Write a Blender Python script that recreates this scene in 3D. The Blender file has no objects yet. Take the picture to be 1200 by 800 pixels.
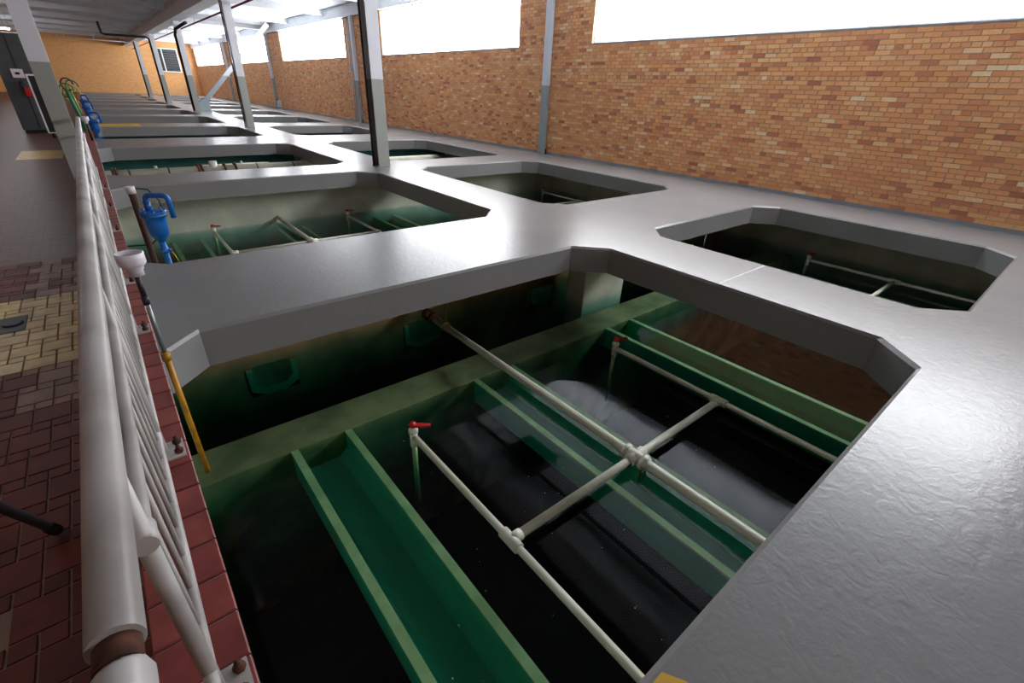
import bpy, bmesh, math, random
from mathutils import Matrix, Vector
random.seed(7)
S = 1.43            # metres per layout unit (camera eye is one unit above the deck)
scene = bpy.context.scene
COL = scene.collection

# ------------------------------------------------------------------ camera
F_PX, RX, RO, RZ = 542.3147, 61.7413, 2.5124, -40.5081
ROT = (Matrix.Rotation(math.radians(RZ), 3, 'Z') @ Matrix.Rotation(math.radians(RX), 3, 'X')
       @ Matrix.Rotation(math.radians(RO), 3, 'Z'))
cam_data = bpy.data.cameras.new('camera')
cam_data.sensor_width = 36.0
cam_data.lens = F_PX * 36.0 / 1200.0
cam_data.clip_start = 0.02
cam_data.clip_end = 200
cam = bpy.data.objects.new('camera', cam_data)
cam.matrix_world = Matrix.Translation((0, 0, S)) @ ROT.to_4x4()
COL.objects.link(cam)
scene.camera = cam

# ------------------------------------------------------------------ world, exposure
world = bpy.data.worlds.new('world')
scene.world = world
world.use_nodes = True
wbg = world.node_tree.nodes['Background']
wbg.inputs['Color'].default_value = (0.85, 0.92, 1.0, 1)
wbg.inputs['Strength'].default_value = 1.0
WINDOW_STRENGTH = 9.0
scene.view_settings.view_transform = 'Standard'
scene.view_settings.look = 'None'
scene.view_settings.exposure = 0.9
scene.view_settings.gamma = 1.0
scene.view_settings.use_curve_mapping = False


def in_view(x, y, z, margin=30):
    """True when a layout point lies inside the photograph's frame."""
    d = ROT.transposed() @ Vector((x, y, z - 1.0))
    if d.z > -0.05:
        return False
    u = 600 + F_PX * d.x / -d.z
    v = 400 - F_PX * d.y / -d.z
    return -margin < u < 1200 + margin and -margin < v < 800 + margin


# ------------------------------------------------------------------ materials
def srgb(r, g, b):
    f = lambda c: (c / 255 / 12.92) if c / 255 <= 0.04045 else ((c / 255 + 0.055) / 1.055) ** 2.4
    return (f(r), f(g), f(b), 1.0)


class NT:
    def __init__(self, name):
        self.m = bpy.data.materials.new(name)
        self.m.use_nodes = True
        self.t = self.m.node_tree
        self.t.nodes.clear()
        self.out = self.t.nodes.new('ShaderNodeOutputMaterial')

    def n(self, typ, **kw):
        nd = self.t.nodes.new(typ)
        for k, v in kw.items():
            setattr(nd, k, v)
        return nd

    def l(self, a, b):
        self.t.links.new(a, b)


def ramp(nt, fac, stops):
    r = nt.n('ShaderNodeValToRGB')
    el = r.color_ramp.elements
    while len(el) < len(stops):
        el.new(0.5)
    for e, (p, c) in zip(el, stops):
        e.position = p
        e.color = c
    nt.l(fac, r.inputs['Fac'])
    return r.outputs['Color']


def coords(nt, scale=(1, 1, 1), gen='Object'):
    tc = nt.n('ShaderNodeTexCoord')
    mp = nt.n('ShaderNodeMapping')
    mp.inputs['Scale'].default_value = scale
    if gen == 'World':
        g = nt.n('ShaderNodeNewGeometry')
        nt.l(g.outputs['Position'], mp.inputs['Vector'])
    else:
        nt.l(tc.outputs[gen], mp.inputs['Vector'])
    return mp.outputs['Vector']


def paint(name, col, rough=0.5, metal=0.0, var=0.12, vscale=3.0, bump=0.0, bscale=40.0, col2=None,
          bdist=0.01, spec=0.5, vstretch=(1, 1, 1)):
    nt = NT(name)
    b = nt.n('ShaderNodeBsdfPrincipled')
    nt.l(b.outputs[0], nt.out.inputs['Surface'])
    v = coords(nt, vstretch, 'World')
    no = nt.n('ShaderNodeTexNoise')
    no.inputs['Scale'].default_value = vscale
    no.inputs['Detail'].default_value = 6
    nt.l(v, no.inputs['Vector'])
    c2 = col2 or tuple(c * (1 - var * 2) for c in col[:3]) + (1,)
    c = ramp(nt, no.outputs['Fac'], [(0.35, c2), (0.62, col)])
    nt.l(c, b.inputs['Base Color'])
    b.inputs['Roughness'].default_value = rough
    b.inputs['Metallic'].default_value = metal
    b.inputs['Specular IOR Level'].default_value = spec
    if bump:
        n2 = nt.n('ShaderNodeTexNoise')
        n2.inputs['Scale'].default_value = bscale
        n2.inputs['Detail'].default_value = 4
        nt.l(v, n2.inputs['Vector'])
        bp = nt.n('ShaderNodeBump')
        bp.inputs['Strength'].default_value = bump
        bp.inputs['Distance'].default_value = bdist
        nt.l(n2.outputs['Fac'], bp.inputs['Height'])
        nt.l(bp.outputs[0], b.inputs['Normal'])
    return nt.m


def emissive(name, col, strength):
    nt = NT(name)
    e = nt.n('ShaderNodeEmission')
    e.inputs['Color'].default_value = col
    e.inputs['Strength'].default_value = strength
    nt.l(e.outputs[0], nt.out.inputs['Surface'])
    return nt.m


def two_tone(name, upper, lower, z_split, rough=0.45):
    nt = NT(name)
    b = nt.n('ShaderNodeBsdfPrincipled')
    nt.l(b.outputs[0], nt.out.inputs['Surface'])
    g = nt.n('ShaderNodeNewGeometry')
    s = nt.n('ShaderNodeSeparateXYZ')
    nt.l(g.outputs['Position'], s.inputs[0])
    gt = nt.n('ShaderNodeMath', operation='GREATER_THAN')
    gt.inputs[1].default_value = z_split
    nt.l(s.outputs['Z'], gt.inputs[0])
    mx = nt.n('ShaderNodeMix', data_type='RGBA')
    nt.l(gt.outputs[0], mx.inputs['Factor'])
    mx.inputs['A'].default_value = lower
    mx.inputs['B'].default_value = upper
    nt.l(mx.outputs['Result'], b.inputs['Base Color'])
    b.inputs['Roughness'].default_value = rough
    return nt.m


def deck_paint():
    nt = NT('grey_deck_paint')
    b = nt.n('ShaderNodeBsdfPrincipled')
    nt.l(b.outputs[0], nt.out.inputs['Surface'])
    v = coords(nt, (1, 1, 1), 'World')
    n1 = nt.n('ShaderNodeTexNoise')
    n1.inputs['Scale'].default_value = 1.3
    n1.inputs['Detail'].default_value = 8
    nt.l(v, n1.inputs['Vector'])
    nt.l(ramp(nt, n1.outputs['Fac'], [(0.1, (0.19, 0.188, 0.189, 1)), (0.9, (0.235, 0.232, 0.233, 1))]), b.inputs['Base Color'])
    b.inputs['Roughness'].default_value = 0.27
    b.inputs['Specular IOR Level'].default_value = 0.42
    fine = nt.n('ShaderNodeTexNoise')
    fine.inputs['Scale'].default_value = 60
    fine.inputs['Detail'].default_value = 3
    nt.l(v, fine.inputs['Vector'])
    crack = nt.n('ShaderNodeTexNoise')
    crack.inputs['Scale'].default_value = 13
    crack.inputs['Detail'].default_value = 7
    crack.inputs['Distortion'].default_value = 1.2
    nt.l(v, crack.inputs['Vector'])
    b1 = nt.n('ShaderNodeBump')
    b1.inputs['Strength'].default_value = 0.15
    b1.inputs['Distance'].default_value = 0.004
    nt.l(fine.outputs['Fac'], b1.inputs['Height'])
    b2 = nt.n('ShaderNodeBump')
    b2.inputs['Strength'].default_value = 0.2
    b2.inputs['Distance'].default_value = 0.010
    nt.l(crack.outputs['Fac'], b2.inputs['Height'])
    nt.l(b1.outputs[0], b2.inputs['Normal'])
    nt.l(b2.outputs[0], b.inputs['Normal'])
    return nt.m


BRICK_STOPS = [(0.0, srgb(168, 100, 74)), (0.05, srgb(186, 116, 82)), (0.14, srgb(208, 140, 94)), (0.45, srgb(218, 154, 102)),
               (0.75, srgb(224, 164, 112)), (0.95, srgb(228, 176, 124)), (1.0, srgb(236, 208, 168))]


def brick_mat(name, use_attr):
    nt = NT(name)
    b = nt.n('ShaderNodeBsdfPrincipled')
    nt.l(b.outputs[0], nt.out.inputs['Surface'])
    if use_attr:
        a = nt.n('ShaderNodeAttribute', attribute_name='tone')
        fac = a.outputs['Fac']
    else:
        a = nt.n('ShaderNodeObjectInfo')
        fac = a.outputs['Random']
    c = ramp(nt, fac, BRICK_STOPS)
    v = coords(nt, (1, 1, 1), 'World')
    no = nt.n('ShaderNodeTexNoise')
    no.inputs['Scale'].default_value = 30
    no.inputs['Detail'].default_value = 5
    nt.l(v, no.inputs['Vector'])
    mx = nt.n('ShaderNodeMix', data_type='RGBA', blend_type='MULTIPLY')
    mx.inputs['Factor'].default_value = 0.6
    nt.l(c, mx.inputs['A'])
    nt.l(ramp(nt, no.outputs['Fac'], [(0.3, (0.82, 0.8, 0.78, 1)), (0.6, (1, 1, 1, 1))]), mx.inputs['B'])
    nt.l(mx.outputs['Result'], b.inputs['Base Color'])
    b.inputs['Roughness'].default_value = 0.6
    return nt.m


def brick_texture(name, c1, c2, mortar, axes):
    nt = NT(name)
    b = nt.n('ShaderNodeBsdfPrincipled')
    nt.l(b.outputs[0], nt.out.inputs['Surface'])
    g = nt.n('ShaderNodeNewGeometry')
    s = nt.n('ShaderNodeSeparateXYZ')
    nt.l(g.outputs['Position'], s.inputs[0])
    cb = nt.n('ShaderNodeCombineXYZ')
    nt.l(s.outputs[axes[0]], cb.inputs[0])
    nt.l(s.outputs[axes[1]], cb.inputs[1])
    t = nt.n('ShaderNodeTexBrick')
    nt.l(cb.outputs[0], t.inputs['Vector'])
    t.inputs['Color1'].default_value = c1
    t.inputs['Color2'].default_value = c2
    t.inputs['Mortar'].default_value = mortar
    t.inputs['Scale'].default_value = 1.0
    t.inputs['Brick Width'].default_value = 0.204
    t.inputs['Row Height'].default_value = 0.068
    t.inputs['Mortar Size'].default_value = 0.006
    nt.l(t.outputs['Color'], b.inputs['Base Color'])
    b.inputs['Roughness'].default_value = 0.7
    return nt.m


def water_mat():
    nt = NT('filter_water')
    tr = nt.n('ShaderNodeBsdfTransparent')
    gl = nt.n('ShaderNodeBsdfGlossy')
    gl.inputs['Roughness'].default_value = 0.0
    fr = nt.n('ShaderNodeFresnel')
    fr.inputs['IOR'].default_value = 1.37
    # the transparent boundary only mirrors from above
    g = nt.n('ShaderNodeNewGeometry')
    inv = nt.n('ShaderNodeMath', operation='SUBTRACT')
    inv.inputs[0].default_value = 1.0
    nt.l(g.outputs['Backfacing'], inv.inputs[1])
    mu = nt.n('ShaderNodeMath', operation='MULTIPLY')
    nt.l(fr.outputs[0], mu.inputs[0])
    nt.l(inv.outputs[0], mu.inputs[1])
    mx = nt.n('ShaderNodeMixShader')
    nt.l(mu.outputs[0], mx.inputs[0])
    nt.l(tr.outputs[0], mx.inputs[1])
    nt.l(gl.outputs[0], mx.inputs[2])
    nt.l(mx.outputs[0], nt.out.inputs['Surface'])
    ab = nt.n('ShaderNodeVolumeAbsorption')
    ab.inputs['Color'].default_value = (0.26, 0.71, 0.67, 1)
    ab.inputs['Density'].default_value = 3.3
    nt.l(ab.outputs[0], nt.out.inputs['Volume'])
    return nt.m


def tile_mat(name, cols, rough=0.35):
    """Tile glaze whose tone differs from tile to tile, with worn cloudy patches."""
    nt = NT(name)
    b = nt.n('ShaderNodeBsdfPrincipled')
    nt.l(b.outputs[0], nt.out.inputs['Surface'])
    oi = nt.n('ShaderNodeObjectInfo')
    c = ramp(nt, oi.outputs['Random'], [(0.0, cols[0]), (1.0, cols[1])])
    v = coords(nt, (1, 1, 1), 'World')
    no = nt.n('ShaderNodeTexNoise')
    no.inputs['Scale'].default_value = 9
    no.inputs['Detail'].default_value = 7
    nt.l(v, no.inputs['Vector'])
    mx = nt.n('ShaderNodeMix', data_type='RGBA', blend_type='MULTIPLY')
    mx.inputs['Factor'].default_value = 0.7
    nt.l(c, mx.inputs['A'])
    nt.l(ramp(nt, no.outputs['Fac'], [(0.35, (0.55, 0.52, 0.5, 1)), (0.62, (1, 1, 1, 1))]), mx.inputs['B'])
    nt.l(mx.outputs['Result'], b.inputs['Base Color'])
    b.inputs['Roughness'].default_value = rough
    return nt.m


def floor_far_mat():
    nt = NT('worn_quarry_tile_floor')
    b = nt.n('ShaderNodeBsdfPrincipled')
    nt.l(b.outputs[0], nt.out.inputs['Surface'])
    v = coords(nt, (1, 1, 1), 'World')
    t = nt.n('ShaderNodeTexBrick')
    nt.l(v, t.inputs['Vector'])
    t.inputs['Color1'].default_value = srgb(100, 60, 50)
    t.inputs['Color2'].default_value = srgb(116, 74, 62)
    t.inputs['Mortar'].default_value = srgb(70, 56, 52)
    t.inputs['Scale'].default_value = 1.0
    t.inputs['Brick Width'].default_value = 0.15
    t.inputs['Row Height'].default_value = 0.075
    t.inputs['Mortar Size'].default_value = 0.008
    nt.l(t.outputs['Color'], b.inputs['Base Color'])
    b.inputs['Roughness'].default_value = 0.4
    return nt.m


def submerged_mat(name, col, col2, scale=4.0):
    return paint(name, col, rough=0.7, col2=col2, vscale=scale)


M = {}
M['deck'] = deck_paint()
M['brick'] = brick_mat('buff_orange_brick', False)
M['brick_stuff'] = brick_mat('buff_orange_brick_courses', True)
M['mortar'] = paint('mortar', srgb(190, 164, 138), 0.9)
M['mortar_dark'] = paint('floor_grout', srgb(150, 122, 106), 0.8)
M['far_brick'] = brick_texture('far_wall_brick', srgb(226, 168, 104), srgb(212, 150, 90), srgb(206, 164, 118), (0, 2))
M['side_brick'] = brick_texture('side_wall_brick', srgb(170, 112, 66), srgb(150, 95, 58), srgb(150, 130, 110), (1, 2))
M['white'] = paint('white_paint', srgb(224, 226, 230), 0.45, var=0.04)
M['ceiling'] = paint('ceiling_paint', srgb(226, 233, 243), 0.7, var=0.05)
M['column'] = two_tone('column_paint_two_tone', srgb(208, 208, 216), srgb(146, 148, 142), 1.085 * S)
M['pilaster'] = two_tone('pilaster_paint_two_tone', srgb(205, 210, 222), srgb(142, 156, 160), 1.13 * S)
M['grey_strip'] = paint('grey_base_coat', srgb(136, 140, 146), 0.6)
M['concrete'] = paint('pale_tank_concrete', srgb(196, 200, 180), 0.8, var=0.12, vscale=2.5, bump=0.3, bscale=25)
M['under'] = paint('slab_soffit_paint', srgb(120, 118, 110), 0.8)
M['gullet'] = paint('algae_stained_concrete', srgb(204, 158, 112), 0.8, col2=srgb(150, 122, 84), vscale=3)
M['trough'] = paint('pale_green_trough', srgb(84, 200, 162), 0.6, col2=srgb(66, 178, 140), vscale=2, vstretch=(2, .5, 1))
M['trough_rim'] = paint('weathered_trough_rim', srgb(206, 196, 140), 0.7, col2=srgb(172, 172, 118), vscale=5)
M['teal_wall'] = paint('teal_tank_wall', srgb(60, 130, 124), 0.7)
M['media'] = paint('black_filter_media', srgb(10, 12, 14), 0.95, var=0.2)
M['pvc'] = paint('white_wash_pipe_paint', srgb(214, 214, 198), 0.4, col2=srgb(196, 194, 170), vscale=3)
M['steel_white'] = paint('white_rail_enamel', srgb(188, 184, 183), 0.36, col2=srgb(158, 153, 150), vscale=5)
M['rust'] = paint('rust', srgb(96, 48, 26), 0.85, col2=srgb(50, 26, 18), vscale=20)
M['rusty_pipe'] = paint('rusty_brown_pipe', srgb(84, 42, 28), 0.75, col2=srgb(40, 24, 20), vscale=10)
M['red'] = paint('red_enamel', srgb(190, 22, 30), 0.35)
M['dark_red'] = paint('dark_red_pipe', srgb(120, 14, 40), 0.4)
M['blue'] = paint('blue_valve_enamel', srgb(16, 104, 186), 0.35, col2=srgb(10, 84, 160))
M['black'] = paint('black_paint', srgb(18, 18, 22), 0.45)
M['rubber'] = paint('black_rubber', srgb(12, 12, 13), 0.8)
M['yellow'] = paint('yellow_paint', srgb(214, 170, 36), 0.5, col2=srgb(190, 146, 30))
M['pole_yellow'] = paint('mustard_pole_paint', srgb(196, 138, 22), 0.45, col2=srgb(160, 108, 24), vscale=12)
M['pole_grey'] = paint('grey_aluminium_pole', srgb(150, 158, 160), 0.35, metal=0.5)
M['pole_black'] = paint('dark_plum_pole', srgb(44, 26, 48), 0.5)
M['plastic'] = paint('white_plastic', srgb(226, 218, 226), 0.35, var=0.03)
M['cab'] = paint('dark_grey_cabinet_paint', srgb(70, 74, 78), 0.5)
M['galv'] = paint('galvanised_steel', srgb(150, 154, 156), 0.4, metal=0.6)
M['brass'] = paint('tarnished_brass', srgb(132, 104, 50), 0.45, metal=0.6)
M['hose_green'] = paint('green_hose', srgb(30, 120, 84), 0.5)
M['hose_lime'] = paint('lime_hose', srgb(160, 176, 70), 0.5)
M['hose_dark'] = paint('dark_cable', srgb(50, 36, 34), 0.6)
M['red_tile'] = tile_mat('red_quarry_tile', (srgb(96, 32, 22), srgb(116, 44, 32)), 0.5)
M['pale_tile'] = tile_mat('worn_pale_quarry_tile', (srgb(136, 98, 84), srgb(158, 118, 100)), 0.45)
M['yellow_tile'] = tile_mat('yellow_quarry_tile', (srgb(200, 166, 96), srgb(220, 190, 118)))
M['curb_tile'] = tile_mat('brick_red_curb_tile', (srgb(128, 58, 54), srgb(148, 72, 66)), 0.4)
M['floor_far'] = floor_far_mat()
M['pane'] = emissive('bright_frosted_daylight_pane', (0.95, 0.975, 1.0, 1), WINDOW_STRENGTH)
M['tube'] = emissive('fluorescent_tube', (0.9, 0.97, 1.0, 1), 18.0)
M['water'] = water_mat()
M['speck'] = paint('floating_speck', srgb(190, 196, 190), 0.8)

# ------------------------------------------------------------------ mesh helpers (layout units)
ORIGIN = {}


class MB:
    def __init__(self):
        self.v = []
        self.f = []
        self.smooth = []

    def add(self, verts, faces, smooth=False):
        o = len(self.v)
        self.v += [tuple(p) for p in verts]
        self.f += [tuple(i + o for i in f) for f in faces]
        self.smooth += [smooth] * len(faces)
        return self

    def box(self, x0, x1, y0, y1, z0, z1):
        if x0 > x1: x0, x1 = x1, x0
        if y0 > y1: y0, y1 = y1, y0
        if z0 > z1: z0, z1 = z1, z0
        return self.add([(x0, y0, z0), (x1, y0, z0), (x1, y1, z0), (x0, y1, z0), (x0, y0, z1), (x1, y0, z1), (x1, y1, z1), (x0, y1, z1)],
                        [(0, 3, 2, 1), (4, 5, 6, 7), (0, 1, 5, 4), (1, 2, 6, 5), (2, 3, 7, 6), (3, 0, 4, 7)])

    def cbox(self, x0, x1, y0, y1, z0, z1, b):
        """Box with a chamfer around its top."""
        vs = [(x0, y0, z0), (x1, y0, z0), (x1, y1, z0), (x0, y1, z0), (x0, y0, z1 - b), (x1, y0, z1 - b), (x1, y1, z1 - b), (x0, y1, z1 - b),
              (x0 + b, y0 + b, z1), (x1 - b, y0 + b, z1), (x1 - b, y1 - b, z1), (x0 + b, y1 - b, z1)]
        fs = [(0, 3, 2, 1), (8, 9, 10, 11)]
        for a in range(4):
            c = (a + 1) % 4
            fs += [(a, c, c + 4, a + 4), (a + 4, c + 4, c + 8, a + 8)]
        return self.add(vs, fs)

    def prism(self, poly, z0, z1):
        n = len(poly)
        vs = [(p[0], p[1], z0) for p in poly] + [(p[0], p[1], z1) for p in poly]
        fs = [tuple(range(n))[::-1], tuple(range(n, 2 * n))] + [(i, (i + 1) % n, (i + 1) % n + n, i + n) for i in range(n)]
        return self.add(vs, fs)

    def tube(self, pts, r, n=12, caps=True):
        pts = [Vector(p) for p in pts]
        rs = r if isinstance(r, (list, tuple)) else [r] * len(pts)
        rings = []
        ref = None
        for i, p in enumerate(pts):
            a = pts[max(i - 1, 0)]
            c = pts[min(i + 1, len(pts) - 1)]
            t = (c - a)
            if t.length < 1e-9:
                t = Vector((0, 0, 1))
            t.normalize()
            if ref is None:
                ref = Vector((0, 0, 1)) if abs(t.z) < 0.9 else Vector((1, 0, 0))
            u = t.cross(ref).normalized()
            w = u.cross(t).normalized()
            ref = w
            rings.append([p + (u * math.cos(2 * math.pi * k / n) + w * math.sin(2 * math.pi * k / n)) * rs[i] for k in range(n)])
        vs = [q for ring in rings for q in ring]
        fs = []
        for i in range(len(rings) - 1):
            for k in range(n):
                a = i * n + k
                c = i * n + (k + 1) % n
                fs.append((a, c, c + n, a + n))
        self.add(vs, fs, True)
        if caps:
            o = len(self.v) - len(vs)
            self.f += [tuple(o + k for k in range(n))[::-1], tuple(o + len(vs) - n + k for k in range(n))]
            self.smooth += [False, False]
        return self

    def lathe(self, cx, cy, prof, n=20):
        """Profile of (radius, z) turned about a vertical axis."""
        vs = [(cx + r * math.cos(2 * math.pi * k / n), cy + r * math.sin(2 * math.pi * k / n), z) for r, z in prof for k in range(n)]
        fs = []
        for i in range(len(prof) - 1):
            for k in range(n):
                a = i * n + k
                c = i * n + (k + 1) % n
                fs.append((a, c, c + n, a + n))
        self.add(vs, fs, True)
        return self

    def build(self, name, mat, parent=None, kind=None, bevel=0.0):
        o0 = ORIGIN.get(parent.name, Vector((0, 0, 0))) if parent else Vector((0, 0, 0))
        me = bpy.data.meshes.new(name)
        me.from_pydata([(Vector(p) - o0) * S for p in self.v], [], self.f)
        me.validate()
        if len(me.polygons) == len(self.smooth):
            me.polygons.foreach_set('use_smooth', self.smooth)
        me.materials.append(M[mat] if isinstance(mat, str) else mat)
        ob = bpy.data.objects.new(name, me)
        COL.objects.link(ob)
        if parent:
            ob.parent = parent
        ORIGIN[ob.name] = o0
        if kind:
            ob['kind'] = kind
        if bevel:
            bm = bmesh.new()
            bm.from_mesh(me)
            bmesh.ops.bevel(bm, geom=[e for e in bm.edges if e.calc_face_angle(0) > 0.5], offset=bevel * S, segments=2, affect='EDGES', profile=0.5)
            bm.to_mesh(me)
            bm.free()
        return ob


def tag(o, label=None, cat=None, group=None, kind=None):
    if label: o['label'] = label
    if cat: o['category'] = cat
    if group: o['group'] = group
    if kind: o['kind'] = kind
    return o


def thing(name, loc, label, cat, group=None):
    o = bpy.data.objects.new(name, None)
    COL.objects.link(o)
    o.location = Vector(loc) * S
    o.empty_display_size = 0.1
    ORIGIN[o.name] = Vector(loc)
    return tag(o, label, cat, group)


def arc(c, r, a0, a1, plane='xz', n=8):
    """Points on an arc (degrees) about c in the given plane."""
    out = []
    for i in range(n + 1):
        a = math.radians(a0 + (a1 - a0) * i / n)
        d = {'xz': (math.cos(a), 0, math.sin(a)), 'yz': (0, math.cos(a), math.sin(a)), 'xy': (math.cos(a), math.sin(a), 0)}[plane]
        out.append((c[0] + r * d[0], c[1] + r * d[1], c[2] + r * d[2]))
    return out


# ------------------------------------------------------------------ layout constants
WATER = -0.60
SLAB = -0.19
XW = 6.512                       # inner face of the right brick wall
XL0, XL1 = -0.09, 2.7307         # left row of openings
XR0, XR1 = 3.391, 5.6131         # right row
CH = 0.206
SPANS = [(-3.0, -0.85), (0.1922, 2.3195), (3.413, 6.2839), (7.0238, 9.9656), (11.3833, 14.0876), (15.2, 18.0), (18.9, 21.6),
         (22.6, 25.3), (26.2, 28.8), (29.8, 32.4), (33.4, 36.0), (37.0, 39.6)]
Y_BACK, Y_FAR = -8.0, 42.0
X_LEFT = -4.5
Z_CEIL = 3.02
Z_FLOOR = -0.10
BAY = 8.6
FRAMES = [-7.6, -0.5, 6.6, 13.7, 20.9, 28.2, 35.4]


def octagon(x0, x1, y0, y1, c):
    return [(x0 + c, y0), (x1 - c, y0), (x1, y0 + c), (x1, y1 - c), (x1 - c, y1), (x0 + c, y1), (x0, y1 - c), (x0, y0 + c)]


# ------------------------------------------------------------------ deck slab
def build_deck():
    me = bpy.data.meshes.new('floor_deck')
    bm = bmesh.new()
    b = 0.014
    outer = [(-0.12, Y_BACK), (XW, Y_BACK), (XW, Y_FAR), (-0.12, Y_FAR)]
    holes = []
    for y0, y1 in SPANS:
        holes.append((XL0, XL1, y0, y1))
        holes.append((XR0, XR1, y0, y1))

    def loops(z, grow):
        edges = []
        rings = []
        polys = [outer] + [octagon(x0 - (0 if x0 < 0 else grow), x1 + grow, y0 - grow, y1 + grow, CH) for x0, x1, y0, y1 in holes]
        for poly in polys:
            vs = [bm.verts.new((p[0] * S, p[1] * S, z * S)) for p in poly]
            rings.append(vs)
            edges += [bm.edges.new((vs[i], vs[(i + 1) % len(vs)])) for i in range(len(vs))]
        return rings, edges

    top, te = loops(0.0, b)
    mid, _ = loops(-b, 0.0)
    bot, be = loops(SLAB, 0.0)
    bmesh.ops.triangle_fill(bm, use_beauty=True, use_dissolve=False, edges=te, normal=(0, 0, 1))
    bmesh.ops.triangle_fill(bm, use_beauty=True, use_dissolve=False, edges=be, normal=(0, 0, -1))
    for a, c in ((top, mid), (mid, bot)):
        for r1, r2 in zip(a, c):
            n = len(r1)
            for i in range(n):
                bm.faces.new((r1[i], r1[(i + 1) % n], r2[(i + 1) % n], r2[i]))
    bmesh.ops.recalc_face_normals(bm, faces=bm.faces[:])
    bm.to_mesh(me)
    bm.free()
    me.materials.append(M['deck'])
    o = bpy.data.objects.new('floor_deck', me)
    COL.objects.link(o)
    tag(o, 'grey painted concrete deck with octagonal openings over the tanks', kind='structure')
    return o


deck = build_deck()
MB().prism([(0.47, 0.172), (0.575, 0.172), (0.60, 0.13), (0.60, 0.02), (0.47, 0.02)], 0.0, 0.0015).build('yellow_marking', 'yellow', deck)
MB().box(-0.10, 0.85, 14.2, 15.05, 0.0, 0.0015).build('yellow_marking', 'yellow', deck)
MB().box(2.76, 3.37, 1.255, 1.262, 0.0, 0.001).build('paint_seam', 'white', deck)

# ------------------------------------------------------------------ tank shell below the deck
w = MB()
w.box(-0.25, -0.11, Y_BACK, Y_FAR, -1.75, SLAB)
w.build('wall_tank_left', 'concrete', kind='structure')
MB().box(XW - 0.02, XW + 0.15, Y_BACK, Y_FAR, -1.75, SLAB).build('wall_tank_right', 'concrete', kind='structure')
for y0, y1 in ((-3.6, -3.4), (6.6, 6.78), (10.42, 10.6), (14.6, 14.8), (21.9, 22.1), (29.1, 29.3), (36.4, 36.6)):
    MB().box(-0.11, XW - 0.02, y0, y1, -1.75, SLAB).build('wall_tank_divider', 'concrete' if y0 < 7 else 'teal_wall', kind='structure')
MB().box(-0.25, XW + 0.1, Y_BACK, Y_FAR, -1.85, -1.75).build('floor_tank', 'media', kind='structure')
# gullet walls: submerged, running across the tank
MB().box(-0.11, XW - 0.02, 2.13, 2.40, -1.75, -0.70).build('wall_gullet_near', 'gullet', kind='structure', bevel=0.006)
TROUGH_X = [(0.335, 0.655), (1.50, 1.84), (2.84, 3.18), (4.42, 4.75), (5.45, 5.78)]
gf = MB().box(-0.11, XW - 0.02, 3.12, 3.38, -1.75, -0.93)
gx = [-0.11] + [e for tx in TROUGH_X for e in tx] + [XW - 0.02]
for i in range(0, len(gx), 2):
    gf.box(gx[i], gx[i + 1], 3.12, 3.38, -0.93, -0.695)
gf.box(-0.11, XW - 0.02, 3.12, 3.38, -0.695, SLAB)
gf.build('wall_gullet_far', 'gullet', kind='structure')
# piers under the deck
for cx in (3.17,):
    for (ya, yb) in ((2.47, 2.67), (9.9, 10.3)):
        MB().box(cx - 0.26, cx + 0.28, ya, yb, -1.75, SLAB).build('wall_pier', 'concrete', kind='structure', bevel=0.006)

for y0, y1, lab in ((-3.4, 6.6, 'still dark green water in the nearest filter tank'),
                    (6.78, 10.42, 'teal water in the tank crossed by the big flanged pipe'),
                    (10.6, 14.6, 'green water under the opening behind the yellow deck stripe'),
                    (14.8, 21.9, 'green water in the tank between second and third columns'),
                    (22.1, 29.1, 'green water in the tank between third and fourth columns'),
                    (29.3, 36.4, 'green water in the tank beyond the fourth column'),
                    (36.6, 42.0, 'green water in the tank at the far brick wall')):
    wb = MB().box(-0.108, XW - 0.022, y0 + 0.002, y1 - 0.002, -1.748, WATER).build('tank_water', 'water')
    tag(wb, lab, 'water', kind='stuff')

# ------------------------------------------------------------------ wash troughs


def trough(x0, x1, y0, y1, label):
    zr = -0.70
    t = thing('wash_trough', ((x0 + x1) / 2, y0, -0.98), label, 'trough', 'green wash troughs')
    th = 0.032
    dz = 0.16
    m = MB()
    xm = (x0 + x1) / 2
    inner = [(x0 + th, zr - 0.012), (x0 + th, zr - dz + .05), (x0 + th + .05, zr - dz), (x1 - th - .05, zr - dz), (x1 - th, zr - dz + .05), (x1 - th, zr - 0.012)]
    outerp = [(x1, zr - 0.012), (x1, zr - dz - .01), (xm + .06, zr - dz - .06), (xm - .06, zr - dz - .06), (x0, zr - dz - .01), (x0, zr - 0.012)]
    ring = inner + outerp
    n = len(ring)
    vs = [(p[0], y0, p[1]) for p in ring] + [(p[0], y1, p[1]) for p in ring]
    fs = [(i, (i + 1) % n, (i + 1) % n + n, i + n) for i in range(n)]
    # end caps as quads between inner and outer profile
    k = len(inner)
    for e in (0, n):
        for i in range(k - 1):
            q = (i + e, i + 1 + e, (n - 2 - i) + e, (n - 1 - i) + e)
            fs.append(q if e else q[::-1])
    m.add(vs, fs)
    m.build('channel', 'trough', t)
    for xa in (x0, x1 - th):
        MB().box(xa - 0.003, xa + th + 0.003, y0, y1, zr - 0.012, zr).build('rim', 'trough_rim', t)
    return t


names = ['beside the tiled curb', 'under the middle wash pipe', 'under the deck between the two opening rows', 'left of the right-hand pipes', 'near the brick wall side']
for i, (x0, x1) in enumerate(TROUGH_X):
    trough(x0, x1, -3.39, 2.13, 'submerged green trough in the nearest tank, ' + names[i])
for i, (x0, x1) in enumerate(TROUGH_X):
    trough(x0 + 0.004, x1 - 0.004, 3.10, 6.6, 'submerged green trough in the second tank, ' + names[i])

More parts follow.
